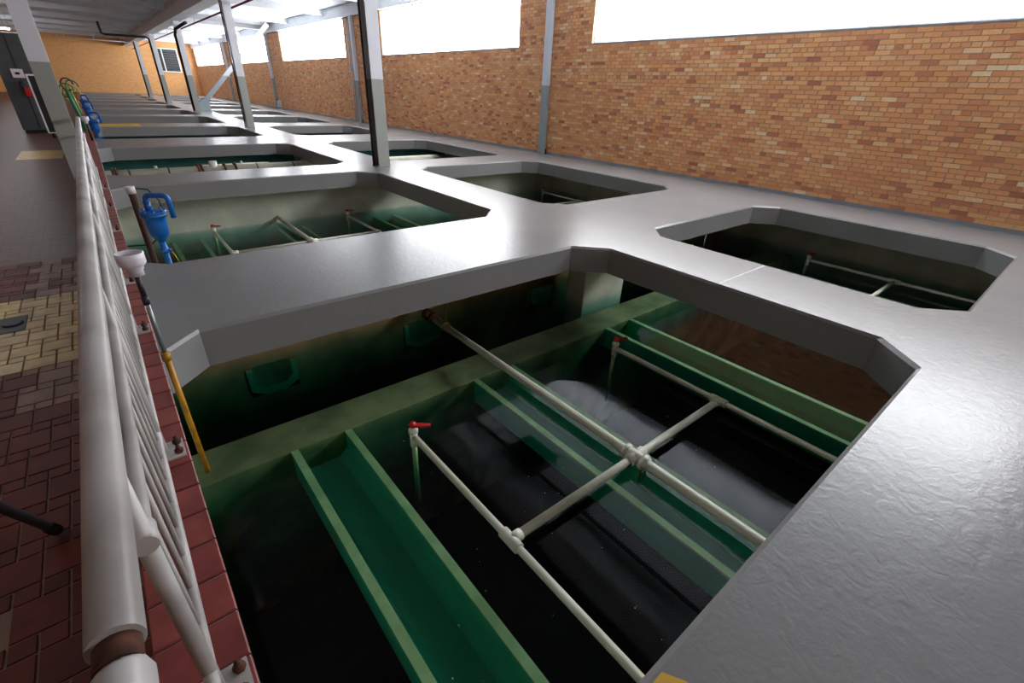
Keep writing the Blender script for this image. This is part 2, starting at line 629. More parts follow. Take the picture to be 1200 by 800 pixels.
# ------------------------------------------------------------------ wash pipe grids
def collar(m, p, d, r, ln):
    p = Vector(p)
    d = Vector(d)
    m.tube([p - d * ln, p - d * ln, p + d * ln, p + d * ln], [r * 0.9, r, r, r * 0.9], 14)


def pipe_grid(xc, yc, y_near, y_rise, y_far, label, hangers=True):
    z = -0.55
    t = thing('wash_pipe_grid', (xc, yc, WATER), label, 'pipe', 'white wash pipe grids over the water')
    R1_, R2_, R3_ = 0.0245, 0.020, 0.016
    dx = 0.79
    m = MB()
    m.tube([(xc, y_near, z), (xc, y_far, z)], R1_, 16)
    m.build('header_pipe', 'pvc', t)
    m = MB()
    m.tube([(xc - dx, yc, z), (xc + dx, yc, z)], R2_, 14)
    m.build('cross_pipe', 'pvc', t)
    m = MB()
    m.tube([(xc, yc - 0.055, z), (xc, yc + 0.055, z)], 0.033, 16)
    m.tube([(xc - 0.06, yc, z), (xc + 0.06, yc, z)], 0.030, 16)
    for sgn in (-1, 1):
        collar(m, (xc, yc + sgn * 0.052, z), (0, 1, 0), 0.040, 0.009)
        collar(m, (xc + sgn * 0.062, yc, z), (1, 0, 0), 0.036, 0.009)
    fit = m.build('cross_fitting', 'pvc', t)
    # U-bolt hanger under the fitting
    m = MB()
    m.tube([(xc - 0.012, yc - 0.05, z - .02), (xc - 0.012, yc - 0.05, z - 0.12), (xc + 0.035, yc - 0.05, z - 0.12), (xc + 0.035, yc - .05, z - .05)], 0.005, 8)
    m.tube([(xc - 0.02, yc - 0.05, z - .055), (xc + .06, yc - .05, z - .055)], 0.005, 8)
    m.build('hanger_bolt', 'brass', fit)
    for sx in (-1, 1):
        x = xc + sx * dx
        m = MB()
        m.tube([(x, y_near, z), (x, y_rise, z)], R3_, 12)
        m.build('side_pipe', 'pvc', t)
        m = MB()
        m.tube([(x, yc - 0.05, z), (x, yc + 0.05, z)], 0.024, 14)
        m.tube([(x, yc, z), (x - sx * 0.05, yc, z)], 0.024, 14)
        collar(m, (x - sx * 0.05, yc, z), (1, 0, 0), 0.028, 0.007)
        m.build('tee_fitting', 'pvc', t)
        # end riser: elbow, drop pipe and red lever valve
        m = MB()
        m.tube([(x, y_rise, z + 0.02), (x, y_rise, -1.0)], 0.013, 12)
        rp = m.build('riser_pipe', 'trough_rim', t)
        m = MB()
        m.tube([(x, y_rise, z - 0.06), (x, y_rise, z + 0.045)], 0.020, 14)
        m.lathe(x, y_rise, [(0.021, z + .02), (0.025, z + .024), (0.025, z + .04), (0.012, z + .048), (0.010, z + .066), (0.0, z + .066)], 12)
        vb = m.build('valve_body', 'pvc', t)
        m = MB()
        a = math.radians(-35 if sx < 0 else -20)
        c, s_ = math.cos(a), math.sin(a)
        h = [(-0.02, -0.012), (0.03, -0.014), (0.085, -0.007), (0.088, 0.006), (0.03, 0.012), (-0.02, 0.012)]
        m.prism([(x + p[0] * c - p[1] * s_, y_rise + p[0] * s_ + p[1] * c) for p in h], z + 0.062, z + 0.074)
        m.lathe(x, y_rise, [(0.016, z + .06), (0.016, z + .082), (0.0, z + .084)], 10)
        m.build('valve_handle', 'red', vb)
    if hangers:
        # clevis hanger and couplings where the header dives under the far beam
        m = MB()
        yh = min(y_far - 0.3, y_rise + 0.95)
        m.tube([(xc, yh, SLAB), (xc, yh, z + 0.03)], 0.006, 8)
        m.tube(arc((xc, yh, z), 0.034, 0, 360, 'xz', 14), 0.007, 8, False)
        m.build('hanger_rod', 'brass', t)
        for k in (0.16, 0.25):
            MB().tube([(xc, yh + k, z), (xc, yh + k + 0.035, z)], 0.045, 14).build('flange', 'rust', t)
    return t


pipe_grid(1.615, 0.92, -3.3, 1.70, 3.12, 'white pipe grid with red lever valves in the nearest left opening')
pipe_grid(1.535, 5.30, 3.55, 6.25, 6.60, 'white pipe grid in the left opening beside the blue valve', False)
pipe_grid(5.10, 0.93, -3.3, 1.76, 3.12, 'white pipe grid in the nearest right opening by the brick wall', False)
pipe_grid(5.12, 5.35, 3.55, 6.25, 6.60, 'white pipe grid in the second right opening', False)

# large flanged pipe lying across the third tank
t = thing('flanged_pipe', (1.3, 9.2, WATER), 'thick pale flanged pipe lying along the third left opening', 'pipe')
yy, zz = 9.4, -0.34
m = MB().tube([(-0.05, yy, zz), (6.3, yy, zz)], 0.085, 20)
m.build('pipe_run', 'pvc', t)
for x in (0.02, 0.06, 1.12, 1.17, 1.5, 1.66):
    m = MB().tube([(x, yy, zz), (x + 0.03, yy, zz)], 0.118, 18)
    m.build('flange', 'rust', t)
for x in (0.22, 0.72, 2.0, 2.6):
    m = MB().tube([(x, yy, zz), (x + 0.02, yy, zz)], 0.092, 18)
    m.build('strap', 'black', t)
m = MB().lathe(1.36, yy, [(0.0, zz + .15), (0.06, zz + .15), (0.06, zz + .06)], 14)
m.build('valve_bonnet', 'pvc', t)
t2 = thing('branch_pipe', (1.3, 9.7, WATER), 'thin white pipe with small valve behind the thick flanged pipe', 'pipe')
MB().tube([(0.6, 9.75, -0.33), (1.05, 9.75, -0.33), (1.2, 9.75, -0.30), (2.3, 9.75, -0.30)], 0.016, 10).build('pipe_run', 'pvc', t2)
MB().tube([(0.6, 9.75, -0.65), (0.6, 9.75, -0.27)], 0.022, 10).build('riser_pipe', 'pvc', t2)
MB().tube([(1.85, 9.75, -0.65), (1.85, 9.75, -0.25)], 0.018, 10).build('riser_pipe', 'pvc', t2)

# hooked wire in the nearest right opening
t = thing('hook_wire', (4.3, 2.34, SLAB), 'thin wire with ring hanging inside the nearest right opening', 'wire')
MB().tube([(4.47, 2.30, SLAB), (4.47, 2.30, -0.36)], 0.004, 6).build('wire', 'galv', t)
MB().tube(arc((4.47, 2.30, -0.385), 0.025, 0, 360, 'xz', 14), 0.006, 8, False).build('ring', 'galv', t)

# ------------------------------------------------------------------ right wall with windows
Z_SILL, Z_HEAD = 1.735, 2.72
WINS = [(-7.2, -2.7), (-0.6, 5.98), (7.8, 13.45), (15.95, 22.3), (24.4, 31.2), (33.2, 41.3)]
wr = MB()
wr.box(XW, XW + 0.25, Y_BACK, Y_FAR, -0.2, Z_SILL)
edges = [Y_BACK] + [e for wn in WINS for e in wn] + [Y_FAR]
for i in range(0, len(edges), 2):
    wr.box(XW, XW + 0.25, edges[i], edges[i + 1], Z_SILL, Z_HEAD)
wr.box(XW, XW + 0.25, Y_BACK, Y_FAR, Z_HEAD, Z_CEIL + 0.1)
wall_r = wr.build('wall_right', 'mortar', kind='structure')
MB().box(XW - 0.07, XW + 0.0, Y_BACK, Y_FAR, Z_HEAD + 0.01, Z_CEIL).build('trim_window_head', 'white', kind='structure')
MB().box(XW - 0.022, XW, Y_BACK, Y_FAR, 0.0, 0.034).build('baseboard_right', 'grey_strip', kind='structure')
for i, (y0, y1) in enumerate(WINS):
    f = MB()
    x0, x1 = XW + 0.04, XW + 0.08
    f.box(x0, x1, y0, y1, Z_SILL, Z_SILL + 0.02)
    f.box(x0, x1, y0, y1, Z_HEAD - 0.02, Z_HEAD)
    f.box(x0, x1, y0, y0 + 0.02, Z_SILL, Z_HEAD)
    f.box(x0, x1, y1 - 0.02, y1, Z_SILL, Z_HEAD)
    fr = f.build('window_%d' % (i + 1), 'white', kind='structure')
    MB().box(XW + 0.05, XW + 0.07, y0 + 0.01, y1 - 0.01, Z_SILL + 0.01, Z_HEAD - 0.01).build('pane', 'pane', fr)
    MB().box(XW - 0.006, XW + 0.05, y0, y1, Z_SILL - 0.012, Z_SILL + 0.001).build('window_sill', 'grey_strip', fr)

# individual bricks
COURSE = (Z_SILL - 0.015 - 0.036) / 36
PROUD, JOINT = 0.004, 0.0055
brick_list = []
nrow = 0
z = 0.036
row = 0
while z + COURSE <= Z_HEAD + 0.01:
    rt = (35 - row) % 6
    header = rt == 3
    ln = 0.0755 if header else 0.1435
    off = random.uniform(-0.01, 0.01) + (0.0 if row % 2 else ln * 0.5)
    segs = [(-1.2, Y_FAR)] if row < 36 else [(edges[i], edges[i + 1]) for i in range(0, len(edges), 2) if edges[i + 1] > -1.2]
    for a, b_ in segs:
        k0 = math.floor((a - off) / ln)
        y = off + k0 * ln
        while y < b_:
            ya, yb = max(y, a), min(y + ln - JOINT, b_)
            if yb - ya > 0.015:
                brick_list.append((ya, yb, z, z + COURSE - JOINT * 0.8, header))
            y += ln
    row += 1
    z += COURSE
rank = []
for i, (ya, yb, z0, z1, hd) in enumerate(brick_list):
    full = (yb - ya) > (0.06 if hd else 0.13)
    if full and in_view(XW, (ya + yb) / 2, (z0 + z1) / 2, -4):
        d = ROT.transposed() @ Vector((XW, (ya + yb) / 2, (z0 + z1) / 2 - 1))
        rank.append(((yb - ya) / (-d.z) ** 2, i))
rank.sort(reverse=True)
single = set(i for _, i in rank[:300])


def brick_mesh(ln, h):
    m = MB()
    e = 0.0012
    m.add([(0, 0, 0), (0, ln, 0), (0, ln, h), (0, 0, h), (-PROUD, e, e), (-PROUD, ln - e, e), (-PROUD, ln - e, h - e), (-PROUD, e, h - e)],
          [(4, 7, 6, 5), (0, 4, 5, 1), (1, 5, 6, 2), (2, 6, 7, 3), (3, 7, 4, 0)])
    me = bpy.data.meshes.new('brick')
    me.from_pydata([Vector(p) * S for p in m.v], [], m.f)
    me.materials.append(M['brick'])
    return me


HB = COURSE - JOINT * 0.8
me_st = brick_mesh(0.1435 - JOINT, HB)
me_hd = brick_mesh(0.0755 - JOINT, HB)
for i in sorted(single):
    ya, yb, z0, z1, hd = brick_list[i]
    o = bpy.data.objects.new('brick', me_hd if hd else me_st)
    o.location = Vector((XW, ya, z0)) * S
    o.parent = wall_r
    COL.objects.link(o)
vs, fs, tone = [], [], []
for i, (ya, yb, z0, z1, hd) in enumerate(brick_list):
    if i in single:
        continue
    o = len(vs)
    e = 0.0012
    vs += [(XW * S, ya * S, z0 * S), (XW * S, yb * S, z0 * S), (XW * S, yb * S, z1 * S), (XW * S, ya * S, z1 * S)]
    xx = (XW - PROUD) * S
    vs += [(xx, (ya + e) * S, (z0 + e) * S), (xx, (yb - e) * S, (z0 + e) * S), (xx, (yb - e) * S, (z1 - e) * S), (xx, (ya + e) * S, (z1 - e) * S)]
    fs += [(o + 4, o + 7, o + 6, o + 5), (o, o + 4, o + 5, o + 1), (o + 1, o + 5, o + 6, o + 2), (o + 2, o + 6, o + 7, o + 3), (o + 3, o + 7, o + 4, o)]
    tone += [random.random()] * 8
me = bpy.data.meshes.new('brick_courses')
me.from_pydata(vs, [], fs)
at = me.attributes.new('tone', 'FLOAT', 'POINT')
at.data.foreach_set('value', tone)
me.materials.append(M['brick_stuff'])
bo = bpy.data.objects.new('brick_courses', me)
COL.objects.link(bo)
bo.parent = wall_r
bo['kind'] = 'stuff'

# ------------------------------------------------------------------ other walls and the ceiling
MB().box(X_LEFT, XW + 0.25, Y_FAR, Y_FAR + 0.2, -0.3, Z_CEIL + 0.1).build('wall_far', 'far_brick', kind='structure')
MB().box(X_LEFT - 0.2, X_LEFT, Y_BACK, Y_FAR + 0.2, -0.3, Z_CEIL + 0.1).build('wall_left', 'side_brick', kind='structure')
MB().box(X_LEFT, XW + 0.25, Y_BACK - 0.2, Y_BACK, -0.3, Z_CEIL + 0.1).build('wall_back', 'far_brick', kind='structure')
ceil = MB().box(X_LEFT - 0.2, XW + 0.25, Y_BACK - 0.2, Y_FAR + 0.2, Z_CEIL, Z_CEIL + 0.1).build('ceiling', 'ceiling', kind='structure')
Z_BEAM = 2.60
for x0, x1 in ((2.76, 3.10),):
    m = MB()
    m.box(x0, x1, Y_BACK, Y_FAR, Z_BEAM, Z_BEAM + 0.03)
    m.box((x0 + x1) / 2 - 0.02, (x0 + x1) / 2 + 0.02, Y_BACK, Y_FAR, Z_BEAM + 0.03, Z_CEIL - 0.03)
    m.box(x0, x1, Y_BACK, Y_FAR, Z_CEIL - 0.03, Z_CEIL)
    m.build('long_beam', 'white', ceil)
for k in range(-3, 11):
    y = 6.6 + 3.55 * k
    if y > Y_FAR - 0.2:
        break
    for x0, x1 in ((X_LEFT, 2.76), (3.10, XW - 0.07)):
        MB().box(x0, x1, y - 0.05, y + 0.05, Z_CEIL - 0.15, Z_CEIL).build('joist', 'white', ceil)

# ------------------------------------------------------------------ steel columns and drain pipes
ords = {6.6: 'nearest', 13.7: 'second', 20.9: 'third', 28.2: 'fourth', 35.4: 'fifth', -0.5: 'hidden', -7.6: 'rear'}


def steel_column(x, y, label, w=0.165, d=0.16, z0=0.0):
    t = thing('steel_column', (x, y, z0), label, 'column', 'two-tone steel columns')
    tf = 0.018
    MB().box(x - w / 2, x + w / 2, y - d / 2, y - d / 2 + tf, z0, Z_BEAM).build('flange', 'column', t)
    MB().box(x - w / 2, x + w / 2, y + d / 2 - tf, y + d / 2, z0, Z_BEAM).build('flange', 'column', t)
    MB().box(x - 0.01, x + 0.01, y - d / 2 + tf, y + d / 2 - tf, z0, Z_BEAM).build('web', 'column', t)
    MB().box(x - w / 2 - 0.03, x + w / 2 + 0.01, y - d / 2 + 0.005, y + d / 2 + 0.01, z0, z0 + 0.012).build('base_plate', 'grey_strip', t)
    return t


for y in FRAMES[2:]:
    steel_column(2.98 + (0.07 if y < 7 else 0), y, 'two-tone grey steel column on the deck, %s from the camera' % ords[y])
    t = thing('drain_pipe', (2.9, y + 0.1, 0), 'black drain pipe running down the %s deck column' % ords[y], 'pipe', 'black drain pipes')
    xp = 2.98 - 0.05 + (0.07 if y < 7 else 0)
    yp = y + (0.048 if y < 20 else 0.03)
    xp -= 0.055
    MB().tube([(xp, yp, 0.0), (xp, yp, 2.2)], 0.013 if y < 20 else 0.04, 10).build('pipe_run', 'black', t)
    if y > 20 and y < 28:
        MB().tube([(xp, yp, 2.2), (xp + 0.02, yp - 0.2, 2.38), (xp + .18, yp - 1.3, 2.50)], 0.045, 10).build('offset_bend', 'black', t)
    elif y > 28 and y < 30:
        MB().tube([(xp, yp, 2.2), (xp, yp, 2.42), (xp - 0.1, yp, 2.48), (1.4, yp, 2.46), (1.3, yp, 2.5), (1.28, yp, 2.78), (1.28, yp, 3.0)], 0.045, 10).build('offset_bend', 'black', t)
    else:
        MB().tube([(xp, yp, 2.2), (xp, yp, 2.60)], 0.013 if y < 20 else 0.04, 10).build('offset_bend', 'black', t)
for y in (7.0,):
    steel_column(-0.235, y, 'two-tone grey steel column on the walkway behind the railing', 0.15, 0.15, Z_FLOOR)

# diagonal brace by the third deck column
t = thing('diagonal_brace', (3.15, 21.3, 0), 'grey diagonal brace rising from the deck to the right wall', 'brace')
m = MB()
ax, az, bx, bz, yb_ = 3.2, 0.12, 5.95, 2.85, 21.6
n_ = Vector((-(bz - az), 0, bx - ax)).normalized() * 0.07
m.add([(ax + n_.x, yb_ - .05, az + n_.z), (ax - n_.x, yb_ - .05, az - n_.z), (bx - n_.x, yb_ - .05, bz - n_.z), (bx + n_.x, yb_ - .05, bz + n_.z),
       (ax + n_.x, yb_ + .05, az + n_.z), (ax - n_.x, yb_ + .05, az - n_.z), (bx - n_.x, yb_ + .05, bz - n_.z), (bx + n_.x, yb_ + .05, bz + n_.z)],
      [(0, 1, 2, 3), (7, 6, 5, 4), (0, 4, 5, 1), (1, 5, 6, 2), (2, 6, 7, 3), (3, 7, 4, 0)])
m.build('brace_bar', 'pilaster', t)
m = MB()
m.add([(2.95, yb_ - .07, 0), (3.5, yb_ - .07, 0), (3.5, yb_ - .07, 0.28), (3.3, yb_ - .07, 0.36), (2.95, yb_ - .07, 0.1),
       (2.95, yb_ + .07, 0), (3.5, yb_ + .07, 0), (3.5, yb_ + .07, 0.28), (3.3, yb_ + .07, 0.36), (2.95, yb_ + .07, 0.1)],
      [(0, 1, 2, 3, 4), (9, 8, 7, 6, 5)] + [(a, (a + 1) % 5, (a + 1) % 5 + 5, a + 5) for a in range(5)][::1])
m.build('gusset_plate', 'pilaster', t)

# wall pilasters
for y, lab in ((6.93, 'between the two nearest windows'), (15.2, 'between the second and third windows'), (24.0, 'left of the third window'), (32.2, 'between the two farthest windows')):
    t = thing('wall_column', (XW - 0.05, y, 0), 'slim two-tone steel column against the brick wall, ' + lab, 'column', 'slim wall columns')
    MB().box(XW - 0.10, XW - 0.03, y - 0.065, y + 0.065, 0.0, Z_HEAD + 0.01).build('post', 'pilaster', t)
    MB().box(XW - 0.03, XW - PROUD, y - 0.045, y + 0.045, 0.0, Z_HEAD + 0.01).build('backing_bar', 'pilaster', t)
    MB().tube([(XW - 0.04, y - 0.09, 0.0), (XW - 0.04, y - 0.09, 0.09)], 0.014, 8).build('anchor_stub', 'black', t)
t = thing('conduit', (XW - 0.05, 15.9, 0), 'thin grey conduits running down the pier behind the nearest deck column', 'conduit')
for k in (0, .12):
    MB().tube([(XW - 0.02, 15.55 + k, 0.0), (XW - 0.02, 15.55 + k, 2.70)], 0.014, 8).build('conduit_run', 'white', t)
t = thing('conduit_box', (XW - 0.05, 23.8, 0), 'small outlet box low on the wall by the slim column', 'outlet box')
MB().box(XW - 0.10, XW - PROUD, 23.55, 23.8, 0.05, 0.34).build('box', 'white', t)
MB().box(XW - 0.11, XW - .10, 23.52, 23.83, 0.32, 0.36).build('lid', 'black', t)

# ------------------------------------------------------------------ overhead services
t = thing('sprinkler_pipe', (3.3, 20, 2.5), 'dark red sprinkler pipe running under the long roof beam', 'pipe')
MB().tube([(3.2, 8.0, 2.46), (3.2, 41.5, 2.46)], 0.022, 8).build('pipe_run', 'dark_red', t)
for y in (15.0, 19.0, 25.0, 33.0):
    MB().tube([(3.2, y, 2.46), (3.2, y, 2.60)], 0.01, 6).build('hanger', 'galv', t)
m = MB().box(3.6, 4.1, 12.6, 12.9, 2.62, 2.74)
tag(m.build('sprinkler_valve', 'red'), 'bright red valve body hanging under the roof at the top edge', 'valve')
# ceiling louver seen mirrored in the water
t = thing('ceiling_louver', (4.0, 4.1, Z_CEIL - 0.14), 'square louvred vent on the ceiling mirrored in the nearest water', 'vent')
m = MB()
m.box(3.72, 4.30, 3.78, 3.81, Z_CEIL - .14, Z_CEIL)
m.box(3.72, 4.30, 4.42, 4.45, Z_CEIL - .14, Z_CEIL)
m.box(3.72, 3.75, 3.81, 4.42, Z_CEIL - .14, Z_CEIL)
m.box(4.27, 4.30, 3.81, 4.42, Z_CEIL - .14, Z_CEIL)
m.build('frame', 'cab', t)
for k in range(6):
    x = 3.80 + k * 0.085
    MB().box(x, x + 0.012, 3.81, 4.42, Z_CEIL - .13, Z_CEIL - .03).build('slat', 'black', t)
t = thing('ceiling_conduit', (3.8, 4, Z_CEIL), 'long black conduit fixed along the ceiling mirrored in the water', 'conduit')
MB().tube([(3.86, -7, Z_CEIL - .04), (3.86, 6.4, Z_CEIL - .04)], 0.03, 8).build('conduit_run', 'black', t)
# white truss bar in the far bay
t = thing('roof_truss', (1.0, 37, 2.8), 'thin white truss bar below the far ceiling', 'truss')
MB().tube([(-0.4, 37, 2.62), (2.8, 37, 2.62)], 0.018, 8).build('bottom_chord', 'white', t)
for x in (-0.2, 0.05, 1.25, 2.4):
    MB().tube([(x, 37, 2.62), (x + 0.2, 37, Z_CEIL)], 0.014, 6).build('strut', 'white', t)
# far wall louver, lamp, conduits
t = thing('wall_louver', (4.95, 41.95, 1.3), 'dark louvred wall vent with white frame on the far brick wall', 'vent')
m = MB()
m.box(4.33, 5.62, 41.9, 42, 1.30, 1.36)
m.box(4.33, 5.62, 41.9, 42, 2.60, 2.66)
for x in (4.33, 4.72, 5.56):
    m.box(x, x + 0.06, 41.9, 42, 1.36, 2.60)
m.build('frame', 'white', t)
MB().box(4.38, 5.57, 41.97, 42.0, 1.35, 2.61).build('backing', 'black', t)
for k in range(9):
    zz = 1.40 + k * 0.135
    MB().box(4.39, 5.56, 41.93, 41.97, zz, zz + 0.035).build('slat', 'cab', t)
t = thing('wall_lamp', (5.75, 41.9, 2.3), 'small round lamp on the far wall right of the vent', 'lamp')
MB().lathe(5.78, 41.85, [(0, 2.22), (0.1, 2.22), (0.12, 2.32), (0.08, 2.42), (0, 2.44)], 12).build('shade', 'white', t)
MB().box(5.74, 5.82, 41.85, 42, 2.42, 2.5).build('bracket', 'black', t)
t = thing('wall_conduit', (5.95, 41.97, 1.2), 'thin white conduit dropping down the far wall near the corner', 'conduit')
MB().tube([(6.0, 41.96, 1.1), (6.0, 41.96, 2.9)], 0.025, 8).build('conduit_run', 'white', t)
MB().box(5.95, 6.05, 41.92, 42, 1.0, 1.12).build('outlet', 'white', t)
# fluorescent fittings over the walkway
for y, zt, x1, lab in ((30.0, 2.46, -1.52, 'glowing upper fluorescent tube over the far walkway at the left edge'),
                       (30.8, 2.32, -1.42, 'glowing lower fluorescent tube over the far walkway at the left edge'),
                       (22.8, 2.46, -1.62, 'fluorescent tube over the walkway, fourth from the camera'),
                       (15.7, 2.46, -1.62, 'fluorescent tube over the walkway, third from the camera'),
                       (8.6, 2.46, -1.62, 'fluorescent tube over the walkway, second from the camera'),
                       (1.5, 2.46, -1.62, 'fluorescent tube over the walkway, nearest the camera')):
    t = thing('fluorescent_light', (x1 - 0.5, y, zt), lab, 'light', 'fluorescent tubes')
    MB().tube([(x1 - 0.85, y, zt), (x1, y, zt)], 0.03, 10).build('tube', 'tube', t)
    MB().box(x1 - 0.9, x1 + 0.05, y - 0.05, y + 0.05, zt + 0.03, zt + 0.06).build('batten', 'white', t)
    for xx in (x1 - 0.7, x1 - 0.15):
        MB().tube([(xx, y, zt + 0.05), (xx, y, Z_CEIL)], 0.006, 6).build('hanger', 'galv', t)

# ------------------------------------------------------------------ walkway floor and tiles
PITCH = 0.0525
floor = MB().box(X_LEFT, -0.18, Y_BACK, Y_FAR, Z_FLOOR - 0.1, Z_FLOOR).build('floor_walkway', 'floor_far', kind='structure')
TILE_Y1 = 4.2
bed = MB().box(-1.35, -0.185, -1.0, TILE_Y1, Z_FLOOR, Z_FLOOR + 0.001).build('grout_bed', 'mortar_dark', floor)


def tile_mesh(a, b_):
    m = MB().cbox(0.003, a - 0.003, 0.003, b_ - 0.003, 0.0, 0.0045, 0.0012)
    me = bpy.data.meshes.new('tile')
    me.from_pydata([Vector(p) * S for p in m.v], [], m.f)
    return me


tiles = {}
for mat in ('red_tile', 'pale_tile', 'yellow_tile'):
    tiles[mat] = (tile_mesh(2 * PITCH, 2 * PITCH), tile_mesh(PITCH, PITCH))
    for q in tiles[mat]:
        q.materials.append(M[mat])
X_T = -0.19
cands = []
for i in range(0, 23):
    for k in range(-3, 15):
        base = k * 6 * PITCH + (0 if i % 2 == 0 else 3 * PITCH)
        xl = X_T - (i + 1) * PITCH
        cands.append((xl - PITCH, base, 0))                     # 2 x 2 tile centred on joint line i
        cands.append((xl, base + 2 * PITCH, 1))                 # small tiles filling the gaps of one column
        cands.append((xl, base + 5 * PITCH, 1))
seen = set()
placed = []
for x, y, kind in cands:
    sz = PITCH * (2 - kind)
    cx, cy = x + sz / 2, y + sz / 2
    key = (round(x / PITCH * 2), round(y / PITCH * 2), kind)
    if key in seen or y + sz > TILE_Y1 or x < -1.3:
        continue
    seen.add(key)
    if in_view(cx, cy, Z_FLOOR, 25):
        placed.append((cx * cx + cy * cy, x, y, kind))
placed.sort()
for j, (_, x, y, kind) in enumerate(placed[:700]):
    cy = y + PITCH * (2 - kind) / 2
    cx = x + PITCH * (2 - kind) / 2
    if 2.50 < cy < 3.50:
        mat = 'yellow_tile'
    elif 2.15 < cy < 2.52 and cx > -0.5:
        mat = 'pale_tile'
    elif cy >= 3.5 and cx > -0.52 and random.random() < 0.75:
        mat = 'pale_tile'
    else:
        mat = 'red_tile'
    o = bpy.data.objects.new('tile', tiles[mat][kind])
    o.location = Vector((x, y, Z_FLOOR + 0.001)) * S
    o.parent = floor
    COL.objects.link(o)
# second yellow patch further along
MB().box(-0.97, -0.47, 9.7, 10.8, Z_FLOOR, Z_FLOOR + 0.002).build('yellow_tile_patch', 'yellow_tile', floor)
# floor drain cover
t = thing('floor_drain', (-0.585, 3.1, Z_FLOOR), 'small square floor drain cover set in the yellow tiles', 'drain')
MB().cbox(-0.65, -0.52, 2.99, 3.20, Z_FLOOR, Z_FLOOR + 0.008, 0.002).build('cover', 'cab', t)
MB().tube(arc((-0.57, 3.10, Z_FLOOR + 0.008), 0.035, 200, 380, 'xy', 8), 0.006, 6).build('lift_ring', 'rubber', t)

# ------------------------------------------------------------------ tiled curb
curb = MB().box(-0.185, -0.08, -1.0, Y_FAR, Z_FLOOR, 0.045).build('trim_curb', 'mortar_dark', kind='structure')
MB().box(-0.08, -0.046, -1.0, Y_FAR, 0.0, 0.045).build('curb_edge', 'grey_strip', curb)
tm = MB().cbox(0.0, 0.143, 0.0025, 0.1085 - 0.0025, 0.0, 0.006, 0.003)
cme = bpy.data.meshes.new('tile')
cme.from_pydata([Vector(p) * S for p in tm.v], [], tm.f)
cme.materials.append(M['curb_tile'])
for k in range(0, 150):
    o = bpy.data.objects.new('tile', cme)
    o.location = Vector((-0.185, -0.2 + k * 0.1085, 0.045)) * S
    o.parent = curb
    COL.objects.link(o)
MB().box(-0.185, -0.042, -0.2 + 150 * 0.1085, Y_FAR, 0.045, 0.051).build('far_tiles', 'curb_tile', curb)

# ------------------------------------------------------------------ pipe railing
XRAIL = -0.10
rail = thing('pipe_railing', (XRAIL, 0.3, 0.05), 'white pipe railing with thin balusters along the tiled curb', 'railing')
m = MB().tube([(XRAIL, 0.357, 0.596), (XRAIL, 6.85, 0.596)], 0.020, 20)
tr = m.build('top_rail', 'steel_white', rail)
m = MB().tube([(XRAIL, 0.335, 0.593), (XRAIL, 0.362, 0.593)], 0.0165, 20)
m.build('rail_joint', 'rust', tr)
m = MB()
pts = [(XRAIL, 0.345, 0.588), (XRAIL, 0.343, 0.588), (XRAIL, 0.338, 0.588), (XRAIL, 0.328, 0.588), (XRAIL, 0.1, 0.588), (XRAIL, -0.6, 0.588)]
rr = [0.003, 0.010, 0.017, 0.0215, 0.0215, 0.0215]
m.tube(pts, rr, 20)
m.build('return_rail', 'steel_white', rail)
MB().tube([(XRAIL, 0.63, 0.45), (XRAIL, 6.85, 0.45)], 0.0125, 14).build('middle_rail', 'steel_white', rail)
MB().tube([(XRAIL, -0.4, 0.12), (XRAIL, 6.85, 0.12)], 0.0115, 12).build('bottom_rail', 'steel_white', rail)
bal = MB().tube([(0, 0, 0.12), (0, 0, 0.45)], 0.0052, 8)
bme = bpy.data.meshes.new('baluster')
bme.from_pydata([Vector(p) * S for p in bal.v], [], bal.f)
bme.polygons.foreach_set('use_smooth', bal.smooth)
bme.materials.append(M['steel_white'])
posts = [0.63, 1.40, 2.34, 3.02, 4.2, 5.06, 5.98]
y = 0.725
while y < 6.7:
    if min(abs(y - p) for p in posts) > 0.03:
        o = bpy.data.objects.new('baluster', bme)
        o.location = (Vector((XRAIL, y, 0)) - ORIGIN[rail.name]) * S
        o.parent = rail
        COL.objects.link(o)
    y += 0.0895
for p in posts:
    m = MB().tube([(XRAIL, p, 0.05), (XRAIL, p, 0.59)], 0.0125, 14)
    po = m.build('post', 'steel_white', rail)
    m = MB().box(XRAIL - 0.04, XRAIL + 0.05, p - 0.05, p + 0.035, 0.051, 0.057)
    fp = m.build('base_plate', 'steel_white', po)
    m = MB()
    for dy in (-0.03, 0.018):
        m.lathe(XRAIL + 0.036, p + dy, [(0.011, 0.057), (0.011, 0.068), (0.006, 0.07), (0.005, 0.08), (0.0, 0.08)], 6)
    m.build('bolt', 'rust', po)
MB().tube([(XRAIL, 0.615, 0.45), (XRAIL, 0.655, 0.45)], 0.0165, 14).build('collar', 'steel_white', rail)

# ------------------------------------------------------------------ funnel pole
t = thing('funnel_pole', (-0.05, 2.2, WATER), 'white funnel on a black, grey and yellow pole beside the curb', 'funnel')
fx, fy = -0.027, 2.12
prof = [(0.0, 0.352), (0.026, 0.352), (0.026, 0.372), (0.030, 0.376), (0.030, 0.384), (0.038, 0.392), (0.043, 0.398), (0.044, 0.436), (0.040, 0.438), (0.039, 0.402), (0.02, 0.385), (0.0, 0.384)]
MB().lathe(fx, fy, prof, 24).build('funnel', 'plastic', t)
MB().tube([(fx, fy, 0.355), (fx, fy, 0.25)], 0.0095, 12).build('upper_pole', 'pole_black', t)
MB().tube([(fx, fy, 0.268), (fx, fy, 0.235)], 0.012, 12).build('pole_clamp', 'pole_black', t)
MB().tube([(fx, fy, 0.24), (fx, fy, 0.02)], 0.0082, 12).build('middle_pole', 'pole_grey', t)
